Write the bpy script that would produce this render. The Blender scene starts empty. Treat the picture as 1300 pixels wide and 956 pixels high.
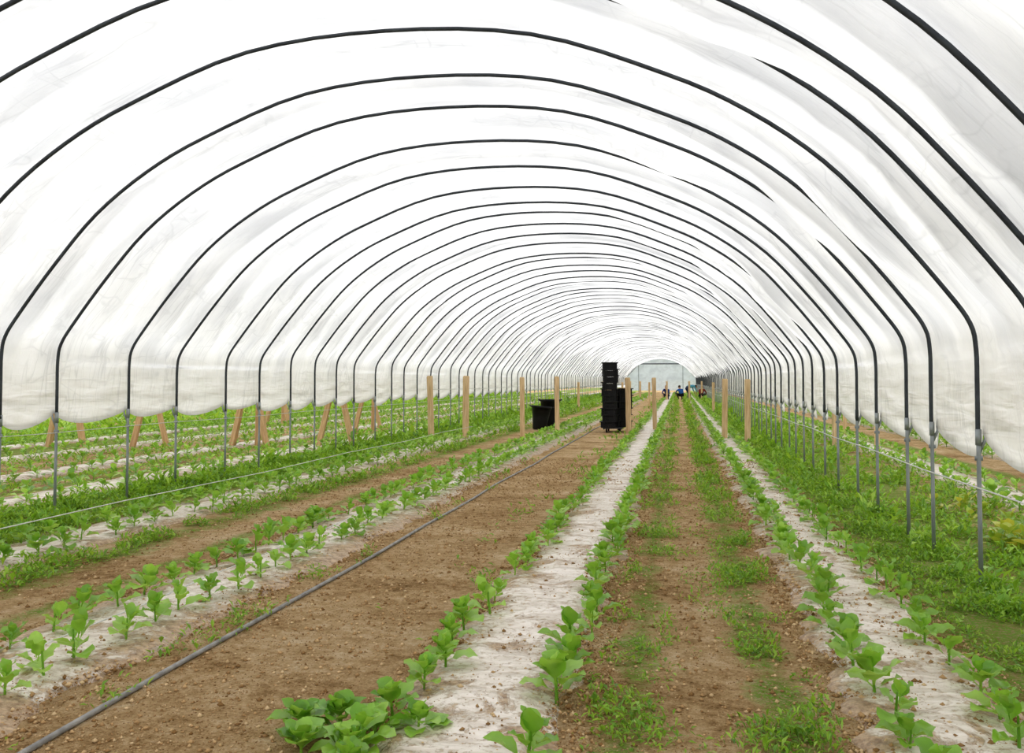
import bpy, bmesh, math, random
import numpy as np
from mathutils import Vector, noise, Matrix
random.seed(7); rng=np.random.default_rng(11)
S=bpy.context.scene; COL=S.collection
try:
    S.view_settings.view_transform='Standard'; S.view_settings.look='None'
except Exception: pass
for lk in('Medium High Contrast','Standard - Medium High Contrast'):
    try:
        S.view_settings.look=lk; print('LOOK',lk); break
    except Exception as ex: print('nolook',ex)
CAMH=1.4; CX=-2.24; SP=1.15; Y0=6.98; KMIN=-4; YEND=118.0
HW=4.3

# ---------------------------------------------------------------- helpers
def link(o,name=None,label=None,cat=None,parent=None,group=None,kind=None):
    COL.objects.link(o)
    if label:o["label"]=label
    if cat:o["category"]=cat
    if group:o["group"]=group
    if kind:o["kind"]=kind
    if parent:o.parent=parent
    return o
def meshobj(name,V,F,mat,smooth=True,**k):
    me=bpy.data.meshes.new(name)
    me.from_pydata([tuple(map(float,v)) for v in V],[],F); me.update()
    if mat:me.materials.append(mat)
    if smooth: me.polygons.foreach_set('use_smooth',[True]*len(me.polygons))
    return link(bpy.data.objects.new(name,me),**k)
def npmesh(name,V,Q,mat,smooth=False):
    me=bpy.data.meshes.new(name)
    me.vertices.add(len(V)); me.vertices.foreach_set('co',np.asarray(V,dtype=np.float32).ravel())
    m,s=Q.shape
    me.loops.add(m*s); me.loops.foreach_set('vertex_index',Q.astype(np.int32).ravel())
    me.polygons.add(m); me.polygons.foreach_set('loop_start',np.arange(0,m*s,s,dtype=np.int32))
    try: me.polygons.foreach_set('loop_total',np.full(m,s,dtype=np.int32))
    except Exception: pass
    me.update(calc_edges=True); me.validate()
    me.polygons.foreach_set('use_smooth',[smooth]*len(me.polygons))
    me.materials.append(mat); return me
def empty(name,loc,**k):
    o=bpy.data.objects.new(name,None); o.empty_display_size=.2; o.location=loc
    return link(o,**k)
def tubegeo(path,r,n=8,V=None,F=None,caps=True):
    V=[] if V is None else V; F=[] if F is None else F
    path=[Vector(p) for p in path]; b=len(V); N=len(path)
    rr=r if isinstance(r,(list,tuple)) else [r]*N
    for i,p in enumerate(path):
        t=(path[min(i+1,N-1)]-path[max(i-1,0)]).normalized()
        up=Vector((0,1,0)) if abs(t.y)<.9 else Vector((1,0,0))
        a=t.cross(up).normalized(); c=t.cross(a)
        for j in range(n):
            q=2*math.pi*j/n
            V.append(p+(a*math.cos(q)+c*math.sin(q))*rr[i])
    for i in range(N-1):
        for j in range(n):
            F.append((b+i*n+j,b+i*n+(j+1)%n,b+(i+1)*n+(j+1)%n,b+(i+1)*n+j))
    if caps:
        F.append(tuple(b+j for j in range(n))[::-1]); F.append(tuple(b+(N-1)*n+j for j in range(n)))
    return V,F
def boxgeo(c,s,V,F,rot=None):
    b=len(V)
    for z in(-1,1):
        for y in(-1,1):
            for x in(-1,1):
                v=Vector((x*s[0]/2,y*s[1]/2,z*s[2]/2))
                if rot: v=rot@v
                V.append(v+Vector(c))
    for f in((0,2,3,1),(4,5,7,6),(0,1,5,4),(2,6,7,3),(0,4,6,2),(1,3,7,5)): F.append(tuple(b+i for i in f))
def sst(a,b,x):
    t=min(1,max(0,(x-a)/(b-a))); return t*t*(3-2*t)

# ---------------------------------------------------------------- materials
class NT:
    def __init__(s,name):
        s.m=bpy.data.materials.new(name); s.m.use_nodes=True; s.t=s.m.node_tree; s.t.nodes.clear()
        s.out=s.n('ShaderNodeOutputMaterial')
    def n(s,ty,**k):
        x=s.t.nodes.new(ty)
        for a,b in k.items(): setattr(x,a,b)
        return x
    def l(s,a,b): s.t.links.new(a,b)
    def val(s,sock,v):
        if hasattr(v,'is_linked') or hasattr(v,'node'): s.l(v,sock)
        else: sock.default_value=v
    def math(s,op,a,b=0.0,c=0.0,clamp=False):
        x=s.n('ShaderNodeMath',operation=op,use_clamp=clamp)
        s.val(x.inputs[0],a); s.val(x.inputs[1],b); s.val(x.inputs[2],c); return x.outputs[0]
    def noise(s,vec,scale,detail=4,rough=.55,dist=0):
        x=s.n('ShaderNodeTexNoise'); s.l(vec,x.inputs['Vector']); x.inputs['Scale'].default_value=scale
        x.inputs['Detail'].default_value=detail; x.inputs['Roughness'].default_value=rough; x.inputs['Distortion'].default_value=dist
        return x.outputs[0]
    def ramp(s,f,stops):
        x=s.n('ShaderNodeValToRGB'); s.l(f,x.inputs[0]); e=x.color_ramp.elements
        while len(e)<len(stops): e.new(.5)
        for i,(p,c) in enumerate(stops):
            e[i].position=p; e[i].color=(c[0],c[1],c[2],1) if isinstance(c,(tuple,list)) else (c,c,c,1)
        return x.outputs[0]
    def mix(s,f,a,b,mode='MIX'):
        x=s.n('ShaderNodeMix',data_type='RGBA',blend_type=mode)
        s.val(x.inputs[0],f)
        for i,v in((6,a),(7,b)):
            if isinstance(v,(tuple,list)): x.inputs[i].default_value=(v[0],v[1],v[2],1)
            else: s.l(v,x.inputs[i])
        return x.outputs[2]
    def bump(s,h,strength,dist):
        x=s.n('ShaderNodeBump'); s.l(h,x.inputs['Height']); x.inputs['Strength'].default_value=strength; x.inputs['Distance'].default_value=dist
        return x.outputs[0]
    def mapping(s,vec,sc,rot=(0,0,0)):
        x=s.n('ShaderNodeMapping'); s.l(vec,x.inputs[0]); x.inputs['Scale'].default_value=sc; x.inputs['Rotation'].default_value=rot; return x.outputs[0]
    def princ(s,col,rough=.8,metal=0,normal=None,spec=.3):
        x=s.n('ShaderNodeBsdfPrincipled')
        if isinstance(col,(tuple,list)): x.inputs['Base Color'].default_value=(col[0],col[1],col[2],1)
        else: s.l(col,x.inputs['Base Color'])
        x.inputs['Roughness'].default_value=rough; x.inputs['Metallic'].default_value=metal
        x.inputs['Specular IOR Level'].default_value=spec
        if normal: s.l(normal,x.inputs['Normal'])
        return x.outputs[0]
    def finish(s,sh): s.l(sh,s.out.inputs[0]); return s.m

def simple(name,c1,c2,scale=8,rough=.7,metal=0,stretch=(1,1,1),spec=.3,bump=0):
    t=NT(name); co=t.n('ShaderNodeTexCoord').outputs['Object']
    n=t.noise(t.mapping(co,stretch),scale); col=t.ramp(n,[(.3,c1),(.7,c2)])
    return t.finish(t.princ(col,rough,metal,t.bump(n,bump,.01) if bump else None,spec))

def sheet_mat(name,tint=(1,1,1),use_shade_tone=True):
    t=NT(name); co=t.n('ShaderNodeTexCoord').outputs['Object']
    sep=t.n('ShaderNodeSeparateXYZ'); t.l(co,sep.inputs[0]); z=sep.outputs[2]
    n1=t.noise(t.mapping(co,(.9,1.6,.9)),1.1,3,.5,.3)
    n2=t.noise(t.mapping(co,(1,.7,6)),2.2,2,.5,.4)
    n3=t.noise(t.mapping(co,(.7,5,.7)),2.2,3,.55,.5)
    def ridge(vec,scale,w,det=2):
        r=t.noise(vec,scale,det,.5,.3)
        return t.math('SUBTRACT',1.0,t.math('DIVIDE',t.math('ABSOLUTE',t.math('SUBTRACT',r,.5)),w),clamp=True)
    r1=ridge(t.mapping(co,(.35,2.6,.35)),1.5,.020)
    r2=ridge(t.mapping(co,(1.6,.5,1.6),(.0,.3,.7)),1.6,.016)
    r3=ridge(t.mapping(co,(.5,3.2,.5),(.3,0,.5)),1.3,.016)
    cre=t.math('MAXIMUM',t.math('MAXIMUM',r1,t.math('MULTIPLY',r2,.7)),t.math('MULTIPLY',r3,.8))
    cre=t.math('MULTIPLY',cre,t.ramp(t.noise(co,.9,2),[(.38,0.0),(.58,1.0)]))
    low=t.math('SUBTRACT',1.0,t.math('DIVIDE',t.math('SUBTRACT',z,1.25),.45),clamp=True)
    low=t.math('MINIMUM',t.math('MAXIMUM',low,0.0),1.0)
    top=t.ramp(n1,[(.38,(.82*tint[0],.825*tint[1],.84*tint[2])),(.56,(.97*tint[0],.97*tint[1],.97*tint[2]))])
    skirt=t.ramp(n2,[(.36,(.88*tint[0],.86*tint[1],.83*tint[2])),(.54,(.98*tint[0],.97*tint[1],.955*tint[2]))])
    col=t.mix(low,top,skirt)
    col=t.mix(t.math('MULTIPLY',cre,.22),col,(.25,.26,.28))
    if use_shade_tone:
        a=t.n('ShaderNodeAttribute'); a.attribute_name='shade_tone'  # per-vertex painted shading of bands and folds, multiplied into the film colour
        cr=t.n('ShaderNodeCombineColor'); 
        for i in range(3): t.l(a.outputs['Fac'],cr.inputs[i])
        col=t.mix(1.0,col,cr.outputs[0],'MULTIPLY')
    h=t.math('ADD',t.math('MULTIPLY',t.math('ADD',n1,n3),.5),t.math('MULTIPLY',t.math('MULTIPLY',n2,low),.5))
    nb=t.bump(h,.6,.08)
    tr=t.n('ShaderNodeBsdfTranslucent'); t.l(col,tr.inputs[0]); t.l(nb,tr.inputs['Normal'])
    di=t.n('ShaderNodeBsdfDiffuse'); t.l(col,di.inputs[0]); t.l(nb,di.inputs['Normal'])
    m=t.n('ShaderNodeMixShader'); m.inputs[0].default_value=.16; t.l(tr.outputs[0],m.inputs[1]); t.l(di.outputs[0],m.inputs[2])
    g=t.n('ShaderNodeBsdfGlossy'); g.inputs['Roughness'].default_value=.35; t.l(nb,g.inputs['Normal'])
    m2=t.n('ShaderNodeMixShader'); m2.inputs[0].default_value=.03; t.l(m.outputs[0],m2.inputs[1]); t.l(g.outputs[0],m2.inputs[2])
    return t.finish(m2.outputs[0])
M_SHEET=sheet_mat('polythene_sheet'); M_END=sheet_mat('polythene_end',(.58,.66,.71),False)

def leaf_mat(name,a,b,c,trans=.45,rnd_island=False):
    t=NT(name); co=t.n('ShaderNodeTexCoord').outputs['Object']
    oi=t.n('ShaderNodeObjectInfo').outputs['Random']; isl=t.n('ShaderNodeNewGeometry').outputs['Random Per Island']
    r=t.math('ADD',t.math('MULTIPLY',oi,0.0 if rnd_island else .4),t.math('MULTIPLY',isl,1.0 if rnd_island else .6))
    n=t.noise(co,30,3)
    col=t.ramp(r,[(0,a),(.5,b),(1,c)])
    col=t.mix(t.math('MULTIPLY',n,.35),col,(.62*a[0],.62*a[1],.62*a[2]))
    p=t.princ(col,.30,0,t.bump(n,.4,.004),.7)
    tr=t.n('ShaderNodeBsdfTranslucent'); t.l(t.mix(.5,col,(min(1,c[0]*1.5),min(1,c[1]*1.35),c[2])),tr.inputs[0])
    m=t.n('ShaderNodeMixShader'); m.inputs[0].default_value=trans; t.l(p,m.inputs[1]); t.l(tr.outputs[0],m.inputs[2])
    return t.finish(m.outputs[0])
LA_,LB_,LC_=(.07,.23,.018),(.22,.49,.045),(.54,.80,.16)
M_PLANT=leaf_mat('crop_leaf',LA_,LB_,LC_,.34)
M_PLANTS=leaf_mat('crop_leaf_rows',LA_,LB_,LC_,.34,True)
M_WEED=leaf_mat('weed_leaf',(.08,.21,.018),(.22,.46,.038),(.46,.66,.09),.33,True)
M_YEL=leaf_mat('yellowing_leaf',(.12,.30,.03),(.24,.44,.05),(.65,.62,.10),.35,True)

M_PIPE=simple('dark_steel_pipe',(.035,.04,.048),(.075,.085,.098),6,.45,.2)
M_LEG=simple('galvanised_leg',(.24,.27,.29),(.42,.44,.46),9,.45,.4,(1,1,.2))
M_WOOD=simple('pale_softwood',(.52,.35,.19),(.80,.61,.39),5,.8,0,(8,8,.6),bump=.4)
M_WOOD2=simple('tan_softwood',(.46,.29,.15),(.72,.50,.29),5,.8,0,(8,8,.6),bump=.4)
M_STRING=simple('white_twine',(.55,.55,.53),(.72,.72,.70),40,.8)
M_HOSE=simple('grey_drip_tape',(.19,.185,.18),(.38,.37,.35),12,.6)
M_BLACK=simple('black_plastic',(.006,.006,.007),(.014,.014,.016),6,.5,spec=.3)
M_METAL=simple('painted_metal',(.05,.05,.055),(.09,.09,.095),6,.5,.5)
M_FRAME=simple('grey_frame',(.12,.14,.16),(.18,.20,.22),6,.5)
M_RUBBER=simple('rubber',(.01,.01,.01),(.02,.02,.02),10,.9)
def clod_mat():
    t=NT('soil_clod'); isl=t.n('ShaderNodeNewGeometry').outputs['Random Per Island']
    return t.finish(t.princ(t.ramp(isl,[(0,(.24,.14,.06)),(.6,(.50,.335,.175)),(1,(.66,.50,.31))]),.95,0,None,.05))
M_CLOD=clod_mat()

def ground_mat():
    t=NT('tunnel_soil'); co=t.n('ShaderNodeTexCoord').outputs['Object']
    sep=t.n('ShaderNodeSeparateXYZ'); t.l(co,sep.inputs[0]); x=sep.outputs[0]
    u=t.math('WRAP',t.math('SUBTRACT',x,CX),HW,-HW)
    n1=t.noise(co,1.3,6,.6); n2=t.noise(co,11,6,.7); n3=t.noise(co,60,4,.75)
    f=t.math('ADD',t.math('MULTIPLY',n1,.36),t.math('ADD',t.math('MULTIPLY',n2,.36),t.math('MULTIPLY',n3,.28)))
    soil=t.ramp(f,[(.38,(.17,.095,.038)),(.45,(.44,.285,.135)),(.52,(.64,.455,.255)),(.62,(.84,.69,.48))])
    nw=t.noise(co,2.6,5,.62); nf=t.noise(co,38,4,.7)
    mask=None
    for c,w,bias in((4.1,.55,.22),(-4.05,.65,.30),(2.02,.10,-.12),(2.66,.12,-.05),(-2.25,.20,-.10),(-1.62,.10,-.2),(3.75,.25,-.05)):
        d=t.math('ABSOLUTE',t.math('SUBTRACT',u,c))
        m=t.math('SUBTRACT',1.0,t.math('DIVIDE',d,w*1.6))
        m=t.math('MINIMUM',t.math('ADD',m,bias),1.0)
        mask=m if mask is None else t.math('MAXIMUM',mask,m)
    away=t.math('MULTIPLY',t.math('SUBTRACT',t.math('ABSOLUTE',t.math('SUBTRACT',x,CX)),5.2),.25,clamp=True)
    mask=t.math('ADD',mask,t.math('MULTIPLY',away,1.2))
    mk=t.math('ADD',mask,t.math('MULTIPLY',t.math('SUBTRACT',nw,.55),3.0))
    mk=t.math('MULTIPLY',mk,1.3,clamp=True)
    mk=t.math('MULTIPLY',mk,t.ramp(nf,[(.38,.3),(.55,.95)]))
    weed=t.ramp(nf,[(.3,(.09,.15,.025)),(.55,(.19,.36,.04)),(.7,(.32,.50,.10))])
    col=t.mix(mk,soil,weed)
    h=t.math('ADD',t.math('MULTIPLY',n2,.6),t.math('MULTIPLY',n3,.4))
    return t.finish(t.princ(col,.95,0,t.bump(h,1.0,.09),.08))
M_GROUND=ground_mat()

def mulch_mat():
    t=NT('mulch_film'); co=t.n('ShaderNodeTexCoord').outputs['Object']
    sep=t.n('ShaderNodeSeparateXYZ'); t.l(co,sep.inputs[0]); x=sep.outputs[0]
    e=t.math('DIVIDE',t.math('ABSOLUTE',x),.42)
    n=t.noise(co,3.2,6,.72,.6); n2=t.noise(co,24,5,.72); n3=t.noise(t.mapping(co,(1.2,2.2,1)),2.6,4,.6,1.2)
    k=t.math('ADD',n,t.math('MULTIPLY',t.math('POWER',e,2.0),.20))
    d=t.ramp(k,[(.55,0.0),(.62,.95)])
    k2=t.ramp(t.math('ADD',n2,t.math('MULTIPLY',t.math('POWER',e,2.2),.15)),[(.55,0.0),(.65,.85)])
    base=t.ramp(n3,[(.32,(.54,.465,.39)),(.48,(.70,.625,.545)),(.62,(.83,.76,.69))])
    soil=t.ramp(n2,[(.35,(.20,.115,.055)),(.65,(.58,.42,.27))])
    dm=t.math('MAXIMUM',d,k2)
    col=t.mix(dm,base,soil)
    p=t.princ(col,.42,0,t.bump(t.math('ADD',t.math('MULTIPLY',n3,1.3),t.math('MULTIPLY',t.math('MULTIPLY',n2,dm),.5)),.6,.05),.4)
    return t.finish(p)
M_MULCH=mulch_mat()

# ---------------------------------------------------------------- ground
V=[(-70,-12,0),(70,-12,0),(70,220,0),(-70,220,0)]
g=meshobj('ground',V,[(0,1,2,3)],M_GROUND,False,label="brown crumbly soil with strips of green weeds",cat="ground",kind="structure")

# ---------------------------------------------------------------- hoop profile
ctrl=[(-4.26,1.00),(-4.262,1.35),(-4.26,1.62),(-4.225,1.80),(-4.08,2.02),(-3.70,2.50),(-3.27,2.97),(-2.75,3.36),(-2.15,3.67),(-1.15,4.03),(0,4.13)]
ctrl=ctrl+[(-u,v) for u,v in ctrl[-2::-1]]
def catmull(P,n):
    out=[]; P=[Vector(p) for p in P]
    for i in range(len(P)-1):
        p0=P[max(i-1,0)];p1=P[i];p2=P[i+1];p3=P[min(i+2,len(P)-1)]
        for j in range(n):
            s=j/n
            out.append(.5*((2*p1)+(p2-p0)*s+(2*p0-5*p1+4*p2-p3)*s*s+(3*p1-p0-3*p2+p3)*s**3))
    out.append(P[-1]); return out
PROF=catmull(ctrl,4)
NH=int((YEND-Y0)/SP)
rj=random.Random(21)
HY={}; HZ={}
for k in range(-14,NH+3):
    HY[k]=Y0+SP*k+rj.uniform(-.16,.16); HZ[k]=rj.uniform(-.06,.04)
HY[0]=6.98; HY[-1]=5.86; HY[-2]=5.16; HY[-3]=4.25; HY[-4]=3.1; HY[1]=8.2; HY[2]=9.05
HZ[0]=HZ[-1]=0

# ---------------------------------------------------------------- hoops
V,F=tubegeo([(p.x,0,p.y) for p in PROF],.0165,8)
me_h=bpy.data.meshes.new('hoop_pipe'); me_h.from_pydata([tuple(v) for v in V],[],F); me_h.materials.append(M_PIPE)
me_h.polygons.foreach_set('use_smooth',[True]*len(F))
V,F=tubegeo([(0,0,-.06),(0,0,.5),(0,0,.9),(0,0,1.03)],.0155,8)
tubegeo([(0,0,.96),(0,0,1.07)],.021,8,V,F)
boxgeo((0,.0,.87),(.05,.015,.03),V,F)
tubegeo([(0,0,.90),(-.045,0,1.0),(-.065,0,1.10)],.012,6,V,F)
me_l=bpy.data.meshes.new('leg'); me_l.from_pydata([tuple(v) for v in V],[],F); me_l.materials.append(M_LEG)
me_l.polygons.foreach_set('use_smooth',[True]*len(F))
for k in range(KMIN,NH+1):
    e=empty('tunnel_hoop',(CX,HY[k],0),label="grey steel polytunnel hoop on two galvanised ground legs",cat="tunnel hoop",group="polytunnel hoops")
    h=link(bpy.data.objects.new('hoop_pipe',me_h),parent=e); h.location=(0,0,HZ[k])
    a=link(bpy.data.objects.new('leg',me_l),parent=e,label="pale galvanised ground leg"); a.location=(-4.262,0,0); a.rotation_euler=(rj.uniform(-.012,.012),0,0)
    a=link(bpy.data.objects.new('leg',me_l),parent=e,label="pale galvanised ground leg"); a.location=(4.262,0,0); a.scale=(-1,1,1); a.rotation_euler=(rj.uniform(-.012,.012),0,0)

# ---------------------------------------------------------------- polythene cover
def cover(cx,fine,label,skirtL=True,skirtR=True):
    ys=[]
    for k in range(-12,NH+1):
        yy=HY[k]
        n=(22 if yy<20 else (10 if yy<50 else 6)) if fine else 2
        if fine and yy<0: n=4
        for j in range(n): ys.append((k,j/n))
    ys.append((NH,1.0))
    rs=random.Random(3)
    bay={}
    cut=2.3
    arch=[p for p in PROF if (p.y>1.6 or abs(p.x)<4.2)]
    if not skirtL: arch=[p for p in arch if p.x>0 or p.y>cut]
    if not skirtR: arch=[p for p in arch if p.x<0 or p.y>cut]
    NS=20; V=[]; T=[]
    for k,p in ys:
        y=HY[k]+(HY[k+1]-HY[k])*p; dz=HZ[k]+(HZ[k+1]-HZ[k])*p
        if k not in bay: bay[k]=dict(a=rs.uniform(.75,1.25),g=rs.uniform(.05,.12) if rs.random()<.5 else 0,c=rs.uniform(.60,.80),w=rs.uniform(.045,.08),s=rs.uniform(.7,1.6),gl=rs.uniform(0,.05),cl=rs.uniform(.22,.42),e=rs.uniform(.25,.55),t=rs.uniform(.6,1.25),m=rs.uniform(-.06,.06))
        b=bay[k]; s=max(0,4*p*(1-p)); s2=math.sin(math.pi*p)
        far=min(1,max(0,(y-12)/16))
        botL=1.06-.13*b['s']*s2**.7; botR=1.03-.17*b['s']*s2**.7
        row=[]; shade_tone=[]
        ed=min(1,s*1.6)
        def wr(u,v,a): return a*noise.noise(Vector((u*1.3+cx,y*2.2,v*3.5)))+a*.6*noise.noise(Vector((u*3,y*7,v*8)))
        def skirt(side,bot,j):
            q=j/NS; v=bot+(1.62-bot)*q
            arg=(v-bot)*26+1.6*noise.noise(Vector((y*.8,side*3,2)))
            fold=.008*math.sin(arg)*(1-q)
            o=.03+.09*(1-q)**.8*s2+(.02*noise.noise(Vector((side*4+cx,y*1.6,v*2.5)))+fold)*min(1,s2*1.5+.2)
            row.append((side*(4.265+max(o,.022)),v))
            tt=1-.13*max(0,math.sin(arg+1.2))*(1-q)*(.4+.6*s2)  # shade of the skirt folds put into the colour
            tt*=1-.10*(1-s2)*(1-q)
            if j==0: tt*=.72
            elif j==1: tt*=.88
            shade_tone.append(tt)
        if skirtL:
            for j in range(NS): skirt(-1,botL,j)
        N=len(arch)
        for i,a in enumerate(arch):
            t=(arch[min(i+1,N-1)]-arch[max(i-1,0)]).normalized(); n=Vector((-t.y,t.x))
            f=i/(N-1)
            d=(.028+.028*f)*b['a']+far*.012
            d+=b['g']*math.exp(-((f-b['c'])/b['w'])**2)+b['gl']*math.exp(-((f-b['cl'])/.1)**2)
            if a.y<2.1: d*=max(0,(a.y-1.6)/.5)
            o=.0235-d*s+wr(a.x,a.y,.020)*ed*min(1,max(.2,(a.y-1.5)/.8))+.007*noise.noise(Vector((a.x*.8,y*11,a.y*.8)))*ed
            row.append((a.x+n.x*o,a.y+n.y*o+dz))
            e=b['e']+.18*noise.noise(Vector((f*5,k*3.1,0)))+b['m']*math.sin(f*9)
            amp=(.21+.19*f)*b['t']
            tt=1-amp*(1-sst(e-.045,e+.045,p))*(.35+.65*p/max(e,.1))  # grey bands beside the hoops: painted shading, reads as overlapped film
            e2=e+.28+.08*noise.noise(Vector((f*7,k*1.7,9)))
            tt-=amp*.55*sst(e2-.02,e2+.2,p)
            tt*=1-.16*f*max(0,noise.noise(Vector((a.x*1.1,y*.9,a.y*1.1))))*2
            fade=min(1,max(0,(a.y-1.55)/.7)); shade_tone.append(1-(1-tt)*fade)
        if skirtR:
            for j in range(NS-1,-1,-1): skirt(1,botR,j)
        M=len(row)
        for (u,v) in row: V.append((u,y,v))
        T+=shade_tone
    V=np.array(V); R=len(ys)
    idx=np.arange(R*M).reshape(R,M)
    Q=np.stack([idx[:-1,:-1],idx[1:,:-1],idx[1:,1:],idx[:-1,1:]],-1).reshape(-1,4)
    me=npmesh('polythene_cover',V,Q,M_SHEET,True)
    at=me.attributes.new('shade_tone','FLOAT','POINT'); at.data.foreach_set('value',np.array(T,dtype=np.float32))
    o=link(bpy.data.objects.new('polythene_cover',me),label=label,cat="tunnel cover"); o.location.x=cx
    return o
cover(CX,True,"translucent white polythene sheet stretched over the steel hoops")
cover(CX-8.72,False,"translucent white polythene sheet of the neighbouring tunnel bay",True,False)
cover(CX+8.72,False,"translucent white polythene sheet of the neighbouring tunnel bay",False,True)

# end gable with framed doors
e=empty('tunnel_end_gable',(CX,YEND+.3,0),label="pale blue-grey framed polythene end gable of the tunnel",cat="tunnel end")
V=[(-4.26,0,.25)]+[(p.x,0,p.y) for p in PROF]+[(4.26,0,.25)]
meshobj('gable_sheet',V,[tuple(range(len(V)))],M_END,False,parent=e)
V,F=[],[]
tubegeo([(-4.15,-.06,2.0),(-2.7,-.06,3.55),(2.7,-.06,3.55),(4.15,-.06,2.0)],.08,6,V,F)
for u in(-2.7,2.7): tubegeo([(u,-.06,0),(u,-.06,3.55)],.03,6,V,F)
meshobj('gable_frame',V,F,M_FRAME,True,parent=e)

# ---------------------------------------------------------------- mulch films
def mulch_mesh(seed,w):
    ys=[];y=-1.5
    while y<YEND-2: ys.append(y); y+= .05 if y<10 else (.15 if y<25 else .6)
    NX=17; V=[]
    for y in ys:
        jl=.11*noise.noise(Vector((seed,y*1.7,0)))+.09*noise.noise(Vector((seed,y*6,2)))
        jr=.11*noise.noise(Vector((seed+9,y*1.7,0)))+.09*noise.noise(Vector((seed+9,y*6,2)))
        for i in range(NX):
            q=i/(NX-1)*2-1
            x=q*w/2+(jl if q<0 else jr)*abs(q)
            z=.040*(1-abs(q)**3)+.004+ (1-q*q)*(.010*noise.noise(Vector((x*4,y*3,seed)))+.006*noise.noise(Vector((x*6,y*9,seed))))
            if abs(q)==1: z=-.01
            V.append((x,y,z))
    idx=np.arange(len(ys)*NX).reshape(len(ys),NX)
    Q=np.stack([idx[:-1,:-1],idx[:-1,1:],idx[1:,1:],idx[1:,:-1]],-1).reshape(-1,4)
    return npmesh('mulch_film',np.array(V),Q,M_MULCH,True)
BEDS=[(-5.24,.76),(-3.10,.92),(-.84,.78),(1.05,.74)]
for i,(c,w) in enumerate(BEDS):
    me=mulch_mesh(i*3.3,w)
    o=link(bpy.data.objects.new('mulch_film',me),label="pale mulch film strip with soil splashes along the crop bed",cat="mulch film",group="mulch film strips"); o.location.x=c
    o2=link(o.copy(),label="pale mulch film strip in the neighbouring bay",group="mulch film strips"); o2.location.x=c-8.62
    if i<2:
        o2=link(o.copy(),label="pale mulch film strip in the neighbouring bay",group="mulch film strips"); o2.location.x=c+8.62+.5

# ---------------------------------------------------------------- crop plants
def leaf_grid(L,W,az,el,droop,base,fold=.35,seg=6,pet=.28):
    out=np.zeros((seg+1,3,3)); p=np.array(base,float)
    ca,sa=math.cos(az),math.sin(az); side=np.array([-sa,ca,0.])
    for i in range(seg+1):
        s=i/seg
        if s<pet: w=.030*L
        else:
            q=(s-pet)/(1-pet); w=W/2*(math.sin(math.pi*min(1,q**.8))**.65 if 0<q<1 else (.12 if q<=0 else .02))
            w=max(w,.004)
        a=el-droop*s*s
        d=np.array([ca*math.cos(a),sa*math.cos(a),math.sin(a)]); up=np.array([-ca*math.sin(a),-sa*math.sin(a),math.cos(a)])
        if i: p=p+d*L/seg
        wv=.009*math.sin(i*2.1+az*5)
        out[i,1]=p; out[i,0]=p+side*w+up*(w*fold+wv*(w>.01)); out[i,2]=p-side*w+up*(w*fold-wv*(w>.01))
    return out
def plant_geo(seed,seg=6,nl=10,size=1.0,wide=1.0,h=1.0):
    r=random.Random(seed); Vs=[];Qs=[];b=0
    az=r.uniform(0,6.28); H=r.uniform(.06,.11)*size*h
    lean=(r.uniform(-.03,.03),r.uniform(-.03,.03))
    for i in range(nl):
        t=i/(nl-1); az+=2.4+r.uniform(-.4,.4)
        L=(.180-.080*t)*r.uniform(.78,1.18)*size; W=L*r.uniform(.58,.74)*wide
        el=math.radians(24+46*t+r.uniform(-16,16)); dr=math.radians(r.uniform(8,55)*(1-.45*t))
        gR=leaf_grid(L,W,az,el,dr,(lean[0]*t,lean[1]*t,.01+H*t),r.uniform(.12,.45),seg)
        n=seg+1; Vs.append(gR.reshape(-1,3)); idx=b+np.arange(n*3).reshape(n,3)
        Qs.append(np.stack([idx[:-1,:-1],idx[:-1,1:],idx[1:,1:],idx[1:,:-1]],-1).reshape(-1,4)); b+=n*3
    st=np.array([[x,y,z] for z,k in((-.03,.006),(H+.02,.0035)) for x,y in((k,k),(-k,k),(-k,-k),(k,-k))])
    Vs.append(st); Qs.append(np.array([[b+j,b+(j+1)%4,b+4+(j+1)%4,b+4+j] for j in range(4)]))
    return np.concatenate(Vs),np.concatenate(Qs)
PM=[npmesh('crop_plant',*plant_geo(s,8,r,1.0),M_PLANT,True) for s,r in((1,10),(2,8),(3,11),(4,9),(5,7),(6,9),(7,11),(8,8),(9,10),(10,7))]
LOW=[plant_geo(20+s,4,9,1.08) for s in range(6)]
rows=[(-5.45,.36),(-5.02,.36),(-3.38,.31),(-2.90,.31),(-1.14,.34),(-.53,.34),(.85,.34),(1.28,.36)]
pts=[]
for x,sp in rows:
    y=3.0+random.uniform(0,.2)
    while y<110:
        if random.random()>.02: pts.append((x+random.uniform(-.05,.05),y,0))
        y+=sp*random.uniform(.85,1.15)*(1 if y<50 else 1.3)
for x in(-7.3,-7.8,-9.2,-9.85,-11.6,-12.1,-13.6,-14.1):
    y=8
    while y<90:
        pts.append((x+random.uniform(-.06,.06),y,1)); y+=.45*random.uniform(.8,1.2)*(1 if y<40 else 1.5)
for x in(3.6,4.1,5.6,6.1):
    y=5
    while y<80:
        pts.append((x+random.uniform(-.06,.06),y,1)); y+=.45*random.uniform(.8,1.2)*(1 if y<40 else 1.5)
def inview(x,y):
    zc=y*.985-x*.174; xc=x*.985+y*.174
    return zc>1 and abs(xc/zc)<.60
pts=[p for p in pts if inview(p[0],p[1])]
pts.sort(key=lambda p:p[1]*.985-p[0]*.174+(6 if p[2] else 0))
near,far=pts[:296],pts[296:]
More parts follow.
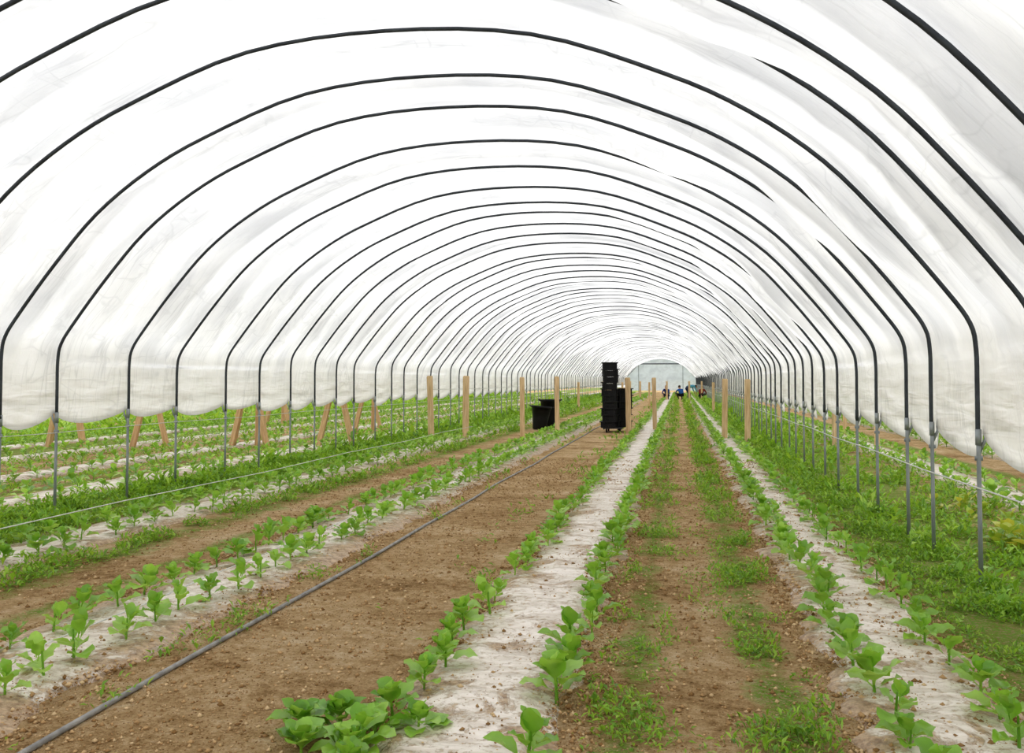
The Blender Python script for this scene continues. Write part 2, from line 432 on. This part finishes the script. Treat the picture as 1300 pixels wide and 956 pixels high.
for i,(x,y,nb) in enumerate(near):
    o=link(bpy.data.objects.new('crop_plant',PM[random.randrange(10)]),label="young leafy green crop plant growing in a bed row",cat="plant",group="crop seedlings in bed rows")
    s=random.uniform(.74,1.05); o.location=(x,y,.03 if not nb else .02); o.rotation_euler=(random.uniform(-.1,.1),random.uniform(-.1,.1),random.uniform(0,6.28)); o.scale=(s,s,s*random.uniform(1.0,1.2))
def scatter(name,P,mat,label,cat,scale=(.8,1.25)):
    Vs=[];Qs=[];b=0
    for (x,y,_) in P:
        v,q=LOW[rng.integers(6)]; a=rng.uniform(0,6.28); s=rng.uniform(*scale)
        R=np.array([[math.cos(a),-math.sin(a),0],[math.sin(a),math.cos(a),0],[0,0,1]])*s
        Vs.append(v@R.T+np.array([x,y,.02])); Qs.append(q+b); b+=len(v)
    me=npmesh(name,np.concatenate(Vs),np.concatenate(Qs),mat,True)
    return link(bpy.data.objects.new(name,me),label=label,cat=cat,kind="stuff")
scatter('distant_crop_rows',far,M_PLANTS,"long rows of small green crop plants","plants",(.72,1.05))
yl=[(random.uniform(2.55,3.1),random.uniform(6.0,11),0) for _ in range(24)]
scatter('yellowing_plants',yl,M_YEL,"yellowing leafy plants beside the tunnel legs","plants",(.8,1.1))
for i,(x,y,s) in enumerate([(-1.50,3.62,.82),(-1.34,3.66,.85),(-1.18,3.60,.85),(-1.02,3.66,.82),(-1.40,3.40,.85),(-1.20,3.38,.85)]):
    v,q=plant_geo(50+i,8,14,1.0,1.1,.7); me=npmesh('leafy_crop_clump',v,q,M_PLANT,True)
    o=link(bpy.data.objects.new('leafy_crop_clump',me),label="low spreading plant with broad rounded bright green leaves",cat="plant",group="bushy crop plants")
    o.location=(x,y,.015); o.scale=(s,s,s*.9)

# ---------------------------------------------------------------- weeds (uncountable)
def weeds(name,xc,w,n0,ymin,ymax,label,thr=None,size=.045):
    A=max(0,8-ymin); B=64*(1/max(8,ymin)-1/ymax); N=int(n0*w*(A+B))
    uu=rng.uniform(0,A+B,N); y=np.where(uu<A,ymin+uu,0); q=uu-A; m=uu>=A
    y[m]=1/(1/max(8,ymin)-q[m]/64)
    x=xc+(rng.uniform(-1,1,N)+rng.uniform(-1,1,N)*.35)*w/2
    keep=np.array([inview(a,b) for a,b in zip(x,y)])
    pn=np.array([noise.noise(Vector((a*2.6,b*2.0,xc)))+.6*noise.noise(Vector((a*8,b*7,xc))) for a,b in zip(x,y)])
    if thr is not None: keep&=pn>thr
    x,y,pn=x[keep],y[keep],pn[keep]; N=len(x)
    sc=np.maximum(1,y/8)**.85*size*(.75+.6*np.clip(pn,0,1))
    L=sc*rng.uniform(.4,1.7,N); W=L*rng.uniform(.2,.5,N); az=rng.uniform(0,6.283,N); el=rng.uniform(.0,1.35,N)
    z=rng.uniform(0,1,N)**2*size*(1.0+2.5*np.clip(pn,0,1))
    base=np.stack([x,y,z],1)
    d=np.stack([np.cos(az)*np.cos(el),np.sin(az)*np.cos(el),np.sin(el)],1); s=np.stack([-np.sin(az),np.cos(az),np.zeros(N)],1)
    up=np.stack([-np.cos(az)*np.sin(el),-np.sin(az)*np.sin(el),np.cos(el)],1)
    mid=base+d*(L*.55)[:,None]
    V=np.stack([base,mid+s*(W/2)[:,None]+up*(W*.15)[:,None],base+d*L[:,None]-up*(L*.15)[:,None],mid-s*(W/2)[:,None]+up*(W*.15)[:,None]],1).reshape(-1,3)
    Q=np.arange(N*4).reshape(N,4)
    me=npmesh(name,V,Q,M_WEED)
    return link(bpy.data.objects.new(name,me),label=label,cat="weeds",kind="stuff")
weeds('weed_strip',1.86,.60,4600,3.2,100,"mixed green weeds along the tunnel legs",-.15,.038)
weeds('weed_strip',1.98,.35,600,3.2,60,"taller mixed green weeds at the foot of the legs",.12,.075)
weeds('weed_strip',-6.35,1.2,4600,6,100,"thick green weeds along the tunnel legs",-.30,.048)
weeds('weed_strip',-6.5,.7,500,6,60,"taller green weeds at the foot of the legs",.05,.08)
weeds('weed_strip',-.22,.34,3000,3.2,100,"patchy low green weeds on the soil path",.10,.030)
weeds('weed_strip',.42,.34,3600,3.2,100,"patchy low green weeds on the soil path",.0,.034)
weeds('weed_strip',.1,.9,700,3.2,60,"scattered small weeds on the soil path",.25,.026)
weeds('weed_strip',-4.62,.40,2600,4.5,90,"patchy green weeds beside the crop bed",.02,.042)
weeds('weed_strip',-2.52,.25,1100,3.2,90,"patchy green weeds beside the crop bed",.26,.033)
weeds('weed_strip',-1.5,.5,900,3.2,90,"patchy green weeds beside the crop bed",.36,.035)
weeds('weed_strip',2.9,1.3,2000,4.5,90,"green weeds in the neighbouring bay",.0,.05)
weeds('weed_strip',7.4,3.0,500,9,90,"green weeds in the neighbouring bay",-.35,.07)
weeds('weed_strip',-10.7,1.6,700,12,90,"green weeds in the neighbouring bay",-.05,.045)
weeds('weed_strip',-8.5,.5,1100,10,90,"green weeds in the neighbouring bay",-.1,.045)
weeds('weed_strip',-14.9,1.8,1200,16,90,"green weeds in the neighbouring bay",-.3,.06)
weeds('weed_strip',-18.5,5,420,20,90,"green weeds in the neighbouring bay",-.4,.09)

def clods(N):
    y=3.0+14*rng.uniform(0,1,N)**1.6; 
    strips=[(-4.2,.8),(-2.0,1.1),(.1,1.1),(-1.24,.24),(-.44,.24),(.68,.22),(1.42,.22),(-2.66,.20),(-3.56,.22),(-.84,.6),(1.05,.6),(-3.10,.7)]
    wts=np.array([1.0,2.2,1.9,1.1,1.1,1.1,1.0,.8,.8,.35,.9,.5]); wts/=wts.sum()
    ch=rng.choice(len(strips),N,p=wts); c=np.array([s[0] for s in strips])[ch]; w=np.array([s[1] for s in strips])[ch]
    x=c+rng.uniform(-.5,.5,N)*w
    keep=np.array([inview(a,b) for a,b in zip(x,y)]); x,y=x[keep],y[keep]; N=len(x)
    r=.0028+.013*rng.uniform(0,1,N)**8+.0003*y
    onb=np.zeros(N)
    for cc,ww in BEDS:
        qn=np.abs(x-cc)/(ww/2); onb=np.maximum(onb,np.where(qn<1,.040*(1-qn**3),0))
    o=np.array([[1,0,0],[0,1,0],[-1,0,0],[0,-1,0],[0,0,1],[0,0,-1]],float)
    V=o[None]*rng.uniform(.6,1.3,(N,6,1)); a=rng.uniform(0,6.28,N)
    X=V[...,0]*np.cos(a)[:,None]-V[...,1]*np.sin(a)[:,None]; Y=V[...,0]*np.sin(a)[:,None]+V[...,1]*np.cos(a)[:,None]
    V=np.stack([X,Y,V[...,2]*.8],-1)*r[:,None,None]+np.stack([x,y,onb+r*.25],1)[:,None]
    T=np.array([[0,1,4],[1,2,4],[2,3,4],[3,0,4],[1,0,5],[2,1,5],[3,2,5],[0,3,5]])
    Q=(T[None]+6*np.arange(N)[:,None,None]).reshape(-1,3)
    me=npmesh('soil_clods',V.reshape(-1,3),Q,M_CLOD,True)
    link(bpy.data.objects.new('soil_clods',me),label="loose brown soil crumbs and small stones",cat="soil",kind="stuff")
clods(70000)

# ---------------------------------------------------------------- wooden stakes
def stake(x,y,h,tilt=(0,0),w=.085,label="pale square wooden stake with pointed foot driven into a bed",mat=None):
    V,F=[],[]; hw=w/2; rs=random.Random(int(x*100)+int(y*10))
    lv=[(-.18,.2),(-.02,1),(h*.35,1.0),(h*.7,.97),(h-.03,1.0),(h,.8)]
    for z,s in lv:
        jx=rs.uniform(-.004,.004)
        for a,b in((1,1),(-1,1),(-1,-1),(1,-1)): V.append((a*hw*s+jx,b*hw*s,z))
    for i in range(len(lv)-1):
        for j in range(4): F.append((i*4+j,i*4+(j+1)%4,i*4+4+(j+1)%4,i*4+4+j))
    F.append((3,2,1,0)); n=len(lv)*4; F.append((n-4,n-3,n-2,n-1))
    o=meshobj('wooden_stake',V,F,mat or M_WOOD,False,label=label,cat="wooden stake",group="wooden crop stakes")
    o.location=(x,y,0); o.rotation_euler=(tilt[0],tilt[1],rs.uniform(-.3,.3)); return o
for x,y,h in((-5.93,22.3,1.53),(-5.10,22.4,1.53),(-3.85,23.3,1.50),(-3.08,24.1,1.52),(-1.36,26.0,1.50),(-.68,27.0,1.50),(1.06,23.2,1.46),(1.54,22.4,1.45)):
    stake(x,y,h,(random.uniform(-.03,.03),random.uniform(-.03,.03)),.115)
for x in(-5.6,-4.9,-3.6,-2.9,-.9,.7,1.65): stake(x,70+random.uniform(-3,3),1.4,w=.13)
for x in(-5.0,-2.7,-1.5,1.5): stake(x,46+random.uniform(-3,3),1.35,w=.10)
LA="tan wooden stake leaning as half of an A-shaped prop"
for x,y in((-7.15,19.0),(-8.95,18.7),(-11.0,18.3),(-12.75,18.0),(-8.3,24.5),(-12.0,27)):
    stake(x-.36,y,1.50,(0,.235),.10,LA,M_WOOD2); stake(x+.36,y+.14,1.50,(0,-.235),.10,LA,M_WOOD2)
    if random.random()<.5: stake(x+.05,y+.35,1.4,(0,.02),.09,mat=M_WOOD2)
for x,y in((3.1,20),(3.9,20),(3.3,33),(4.6,28)): stake(x,y,1.2,w=.10)

# ---------------------------------------------------------------- wires, strings and drip tape
def line(name,P,r,mat,label,cat,n=6):
    V,F=tubegeo(P,r,n); return meshobj(name,V,F,mat,True,label=label,cat=cat)
def sagline(x0,z,ya,yb,step,sag=.015):
    P=[];y=ya
    while y<yb:
        P.append((x0,y,z)); P.append((x0,y+step/2,z-sag)); y+=step
    P.append((x0,yb,z)); return P
line('support_string',sagline(CX-4.24,.87,2,100,SP*4),.004,M_STRING,"thin wire running along the tunnel legs","wire")
line('support_string',sagline(CX+4.235,.68,1.5,100,SP*4),.006,M_STRING,"taut white string running along the tunnel legs","wire")
line('support_string',sagline(-5.04,.30,2,22.4,6,.02),.005,M_STRING,"white twine tied along a crop bed to a stake","string")
line('support_string',sagline(-3.14,.085,1.5,24,1.5,.01),.004,M_STRING,"white twine lying along a crop bed","string")
line('support_string',sagline(1.50,1.1,22.4,70,12,.02),.006,M_STRING,"white twine tied between stakes","string")
line('support_string',sagline(-5.93,1.2,22.3,68,12,.03),.006,M_STRING,"white twine tied between stakes","string")
P=[];y=1.0
while y<60: P.append((-2.42+.05*noise.noise(Vector((y*.35,3,1))),y,.012)); y+=.4
line('drip_tape',P,.014,M_HOSE,"grey irrigation tape lying along the soil path","irrigation pipe",6)

# ---------------------------------------------------------------- crates
def crate_mesh():
    V,F=[],[]; L,W,H=.56,.38,.19
    for sx in(-1,1):
        for sy in(-1,1): boxgeo((sx*(W/2-.02),sy*(L/2-.02),H/2),(.045,.045,H),V,F)
    for z,t in((H-.02,.04),(.085,.05),(.02,.045)):
        for s in(-1,1):
            boxgeo((s*(W/2-.006),0,z),(.012,L-.06,t),V,F)
            boxgeo((0,s*(L/2-.006),z),(W-.06,.012,t),V,F)
    for s in(-1,1):
        boxgeo((s*(W/2-.028),0,.085),(.006,L-.07,.15),V,F); boxgeo((0,s*(L/2-.028),.075),(W-.07,.006,.13),V,F)
        boxgeo((s*(W/2+.012),0,H-.012),(.05,L+.06,.026),V,F); boxgeo((0,s*(L/2+.012),H-.012),(W+.06,.05,.026),V,F)
        for k in(-.20,-.12,-.04,.04,.12,.20): boxgeo((s*(W/2-.001),k,.09),(.022,.025,.16),V,F)
        for k in(-.12,0,.12): boxgeo((k,s*(L/2-.001),.09 if abs(k)>.05 else .05),(.03,.022,.16 if abs(k)>.05 else .08),V,F)
    boxgeo((0,0,.01),(W-.02,L-.02,.012),V,F)
    me=bpy.data.meshes.new('crate'); me.from_pydata([tuple(v) for v in V],[],F); me.materials.append(M_BLACK); return me
CM=crate_mesh()
tx,ty=-1.80,26.3
e=empty('platform_trolley',(tx,ty,0),label="low dark metal platform trolley under stacked crates",cat="trolley")
V,F=[],[]; boxgeo((0,0,.12),(.50,1.05,.025),V,F)
for s in(-1,1): boxgeo((s*.23,0,.10),(.03,1.0,.03),V,F)
meshobj('platform',V,F,M_METAL,False,parent=e)
for sx in(-.16,.16):
    for sy in(-.38,.38):
        V,F=tubegeo([(sx-.02,sy,.045),(sx-.015,sy,.045),(sx+.015,sy,.045),(sx+.02,sy,.045)],[.036,.045,.045,.036],16)
        boxgeo((sx,sy,.08),(.05,.02,.05),V,F)
        meshobj('wheel',V,F,M_RUBBER,True,parent=e)
for stk,(ox,oy,n,base) in enumerate(((-.08,-.26,10,.134),(.20,.30,6,.134))):
    for i in range(n):
        o=link(bpy.data.objects.new('crate',CM),label="black slatted plastic harvest crate in a tall stack" if stk==0 else "black slatted plastic harvest crate in a shorter stack",cat="crate",group="stacked harvest crates")
        o.location=(tx+ox+random.uniform(-.018,.018)+(.02 if i>n-4 and not stk else 0),ty+oy,base+i*.178); o.scale=(1,1,.93)
        o.rotation_euler=(0,0,random.uniform(-.06,.06)+(.35 if stk else 0)+(.12 if i>n-4 else 0))
def bin_mesh(seed,H,r0,r1):
    V,F=[],[]; n=28
    prof=[(r0*.2,0.0),(r0,0.0),(r0+.01,.02),((r0+r1)/2,H*.5),(r1,H-.06),(r1+.025,H-.055),(r1+.03,H),(r1-.005,H),(r1-.02,H-.06),((r0+r1)/2-.02,H*.5),(r0-.015,.03),(0.02,.03)]
    for r,z in prof:
        for j in range(n):
            a=2*math.pi*j/n; k=1/(abs(math.cos(a))**2.3+abs(math.sin(a))**2.3)**(1/2.3)
            V.append((r*k*math.cos(a),r*k*math.sin(a),z))
    for i in range(len(prof)-1):
        for j in range(n): F.append((i*n+j,i*n+(j+1)%n,(i+1)*n+(j+1)%n,(i+1)*n+j))
    F.append(tuple(range(n))[::-1]); F.append(tuple((len(prof)-1)*n+j for j in range(n)))
    return V,F
for x,y,H,rz,tl,lab in((-4.0,27.2,.68,.2,.10,"black plastic harvest bin with moulded rim tilted slightly on the soil"),(-3.78,27.9,.86,.5,0,"taller black plastic harvest bin behind another bin")):
    e=empty('harvest_bin',(x,y,0),label=lab,cat="bin"); e.rotation_euler=(0,tl,rz)
    V,F=bin_mesh(1,H,.19,.28); meshobj('bin_body',V,F,M_BLACK,True,parent=e)
    for s in(-1,1):
        V,F=tubegeo([(s*.29,-.09,H-.04),(s*.34,-.08,H-.01),(s*.35,0,H),(s*.34,.08,H-.01),(s*.29,.09,H-.04)],.013,6)
        meshobj('handle',V,F,M_BLACK,True,parent=e)

# ---------------------------------------------------------------- people
M_SKIN=simple('skin',(.42,.24,.16),(.50,.30,.20),20,.6)
M_HAIR=simple('dark_hair',(.02,.014,.01),(.05,.035,.025),60,.6)
def ell(V,F,c,r,nu=10,nv=8):
    b=len(V)
    for i in range(nv+1):
        a=math.pi*i/nv
        for j in range(nu):
            q=2*math.pi*j/nu; V.append(Vector((c[0]+r[0]*math.sin(a)*math.cos(q),c[1]+r[1]*math.sin(a)*math.sin(q),c[2]+r[2]*math.cos(a))))
    for i in range(nv):
        for j in range(nu): F.append((b+i*nu+j,b+(i+1)*nu+j,b+(i+1)*nu+(j+1)%nu,b+i*nu+(j+1)%nu))
def person(x,y,rz,shirt,trous,pose,label):
    e=empty('person',(x,y,0),label=label,cat="person"); e.rotation_euler=(0,0,rz)
    if pose=='crouch':
        J=dict(pel=(0,-.12,.34),bel=(0,-.08,.50),che=(0,.06,.70),nec=(0,.15,.84),hea=(0,.22,.95),
               hipL=(-.11,-.10,.34),kneL=(-.17,.30,.48),ankL=(-.15,.08,.09),toeL=(-.16,.24,.04),
               hipR=(.11,-.10,.34),kneR=(.17,.30,.46),ankR=(.15,.08,.09),toeR=(.16,.24,.04),
               shL=(-.19,.11,.77),elL=(-.25,.32,.58),wrL=(-.14,.50,.36),haL=(-.12,.56,.29),
               shR=(.19,.11,.77),elR=(.25,.32,.56),wrR=(.14,.52,.32),haR=(.12,.58,.25))
    else:
        J=dict(pel=(0,-.20,.90),bel=(0,-.08,1.0),che=(0,.18,1.06),nec=(0,.38,1.02),hea=(0,.50,.98),
               hipL=(-.11,-.18,.88),kneL=(-.13,.0,.48),ankL=(-.13,-.08,.09),toeL=(-.14,.10,.04),
               hipR=(.11,-.18,.88),kneR=(.13,.02,.48),ankR=(.13,-.06,.09),toeR=(.14,.12,.04),
               shL=(-.19,.32,1.03),elL=(-.23,.40,.75),wrL=(-.15,.50,.52),haL=(-.14,.53,.44),
               shR=(.19,.32,1.03),elR=(.23,.42,.75),wrR=(.15,.52,.50),haR=(.14,.55,.42))
    R=dict(pel=.15,bel=.14,che=.165,nec=.06,hea=.10,hip=.10,kne=.062,ank=.042,toe=.035,sh=.07,el=.045,wr=.030,ha=.036)
    names=list(J); ed=[('pel','bel'),('bel','che'),('che','nec'),('nec','hea')]
    for s in'LR': ed+=[('pel','hip'+s),('hip'+s,'kne'+s),('kne'+s,'ank'+s),('ank'+s,'toe'+s),('che','sh'+s),('sh'+s,'el'+s),('el'+s,'wr'+s),('wr'+s,'ha'+s)]
    me=bpy.data.meshes.new('b'); me.from_pydata([J[n] for n in names],[(names.index(a),names.index(b)) for a,b in ed],[])
    ob=bpy.data.objects.new('tmp',me); COL.objects.link(ob)
    sk=ob.modifiers.new('s','SKIN'); ob.modifiers.new('u','SUBSURF').levels=2
    for i,n in enumerate(names):
        r=R[n] if n in R else R[n[:-1]]
        me.skin_vertices[0].data[i].radius=(r,r); me.skin_vertices[0].data[i].use_root=(n=='pel')
    dg=bpy.context.evaluated_depsgraph_get(); dg.update()
    nm=bpy.data.meshes.new_from_object(ob.evaluated_get(dg)); bpy.data.objects.remove(ob)
    V=[v.co.copy() for v in nm.vertices]; F=[tuple(p.vertices) for p in nm.polygons]
    nb=len(F)
    hc=Vector(J['hea'])
    ell(V,F,hc+Vector((0,.02,.02)),(.078,.10,.115)); ell(V,F,hc+Vector((0,.122,.0)),(.014,.022,.022),6,5)
    for s in(-1,1):
        ell(V,F,hc+Vector((s*.08,.01,.01)),(.012,.022,.032),6,5); ell(V,F,hc+Vector((s*.03,.105,.025)),(.012,.01,.008),6,5)
    for s in'LR':
        h=Vector(J['ha'+s]); w=Vector(J['wr'+s]); d=(h-w).normalized(); sd=1 if s=='L' else -1
        a=Vector((1,0,0))
        for i,l in enumerate((.07,.08,.075,.06)):
            b=h+a*(.02*(i-1.5)*1.1); tubegeo([b,b+d*l*.5,b+d*l*.8+Vector((0,-.015,-.01)),b+d*l+Vector((0,-.03,-.012))],[.010,.009,.008,.006],6,V,F)
        b=w.lerp(h,.4)+a*sd*.022; tubegeo([b,b+a*sd*.025+d*.03,b+a*sd*.03+d*.055],[.012,.010,.007],6,V,F)
    o=meshobj('body',V,F,shirt,True,parent=e)
    o.data.materials.append(trous); o.data.materials.append(M_SKIN); o.data.materials.append(M_BLACK)
    JV={n:Vector(J[n]) for n in names}
    for p in o.data.polygons:
        c=Vector(p.center); n=min(JV,key=lambda k:(JV[k]-c).length-(.05 if k in('che','pel')else 0)); b=n.rstrip('LR')
        p.material_index={'hip':1,'kne':1,'pel':1,'ank':3 if c.z<.1 else 1,'toe':3,'hea':2,'nec':2,'ha':2,'wr':2}.get(b,0)
        if p.index>=nb: p.material_index=2
    V,F=[],[]; ell(V,F,hc+Vector((0,-.005,.045)),(.088,.105,.108),12,8)
    V,F=V,[f for f in F if not(sum(V[i].y for i in f)/4>hc.y+.05 and sum(V[i].z for i in f)/4<hc.z+.08)]
    meshobj('hair',V,F,M_HAIR,True,parent=e)
def cl(n,c): return simple(n,tuple(.8*k for k in c),c,12,.85)
T1=cl('navy_trousers',(.03,.04,.09)); T2=cl('black_trousers',(.02,.02,.022))
person(-.92,72,2.9,cl('navy_top',(.02,.05,.22)),T1,'crouch',"person in a dark blue top crouching over a crop bed")
person(.12,72,.5,cl('blue_top',(.03,.12,.36)),T2,'crouch',"person in a blue jacket crouching over a crop bed")
person(.72,70,-1.2,cl('light_blue_top',(.12,.38,.52)),T1,'bend',"person in a light blue top bending over a crop bed")
person(1.62,72,-.4,cl('red_top',(.22,.03,.03)),T2,'crouch',"person in a dark red top crouching near the tunnel legs")

# ---------------------------------------------------------------- world and camera
W=bpy.data.worlds.new('overcast_sky'); S.world=W; W.use_nodes=True
nt=W.node_tree; bg=nt.nodes['Background']
tc=nt.nodes.new('ShaderNodeTexCoord'); sp=nt.nodes.new('ShaderNodeSeparateXYZ'); rp=nt.nodes.new('ShaderNodeValToRGB')
nt.links.new(tc.outputs['Generated'],sp.inputs[0]); nt.links.new(sp.outputs[2],rp.inputs[0]); nt.links.new(rp.outputs[0],bg.inputs[0])
rp.color_ramp.elements[0].color=(.98,.98,.98,1); rp.color_ramp.elements[1].color=(1,1,1,1)
bg.inputs[1].default_value=1.50
cam=bpy.data.cameras.new('camera'); co=bpy.data.objects.new('camera',cam); COL.objects.link(co)
cam.sensor_width=36; cam.sensor_fit='HORIZONTAL'; cam.lens=36*1200/1300; cam.shift_y=-45/1300
cam.clip_start=.05; cam.clip_end=500
co.location=(0,0,CAMH); co.rotation_euler=(math.radians(92.43),0,math.radians(10.02))
S.camera=co
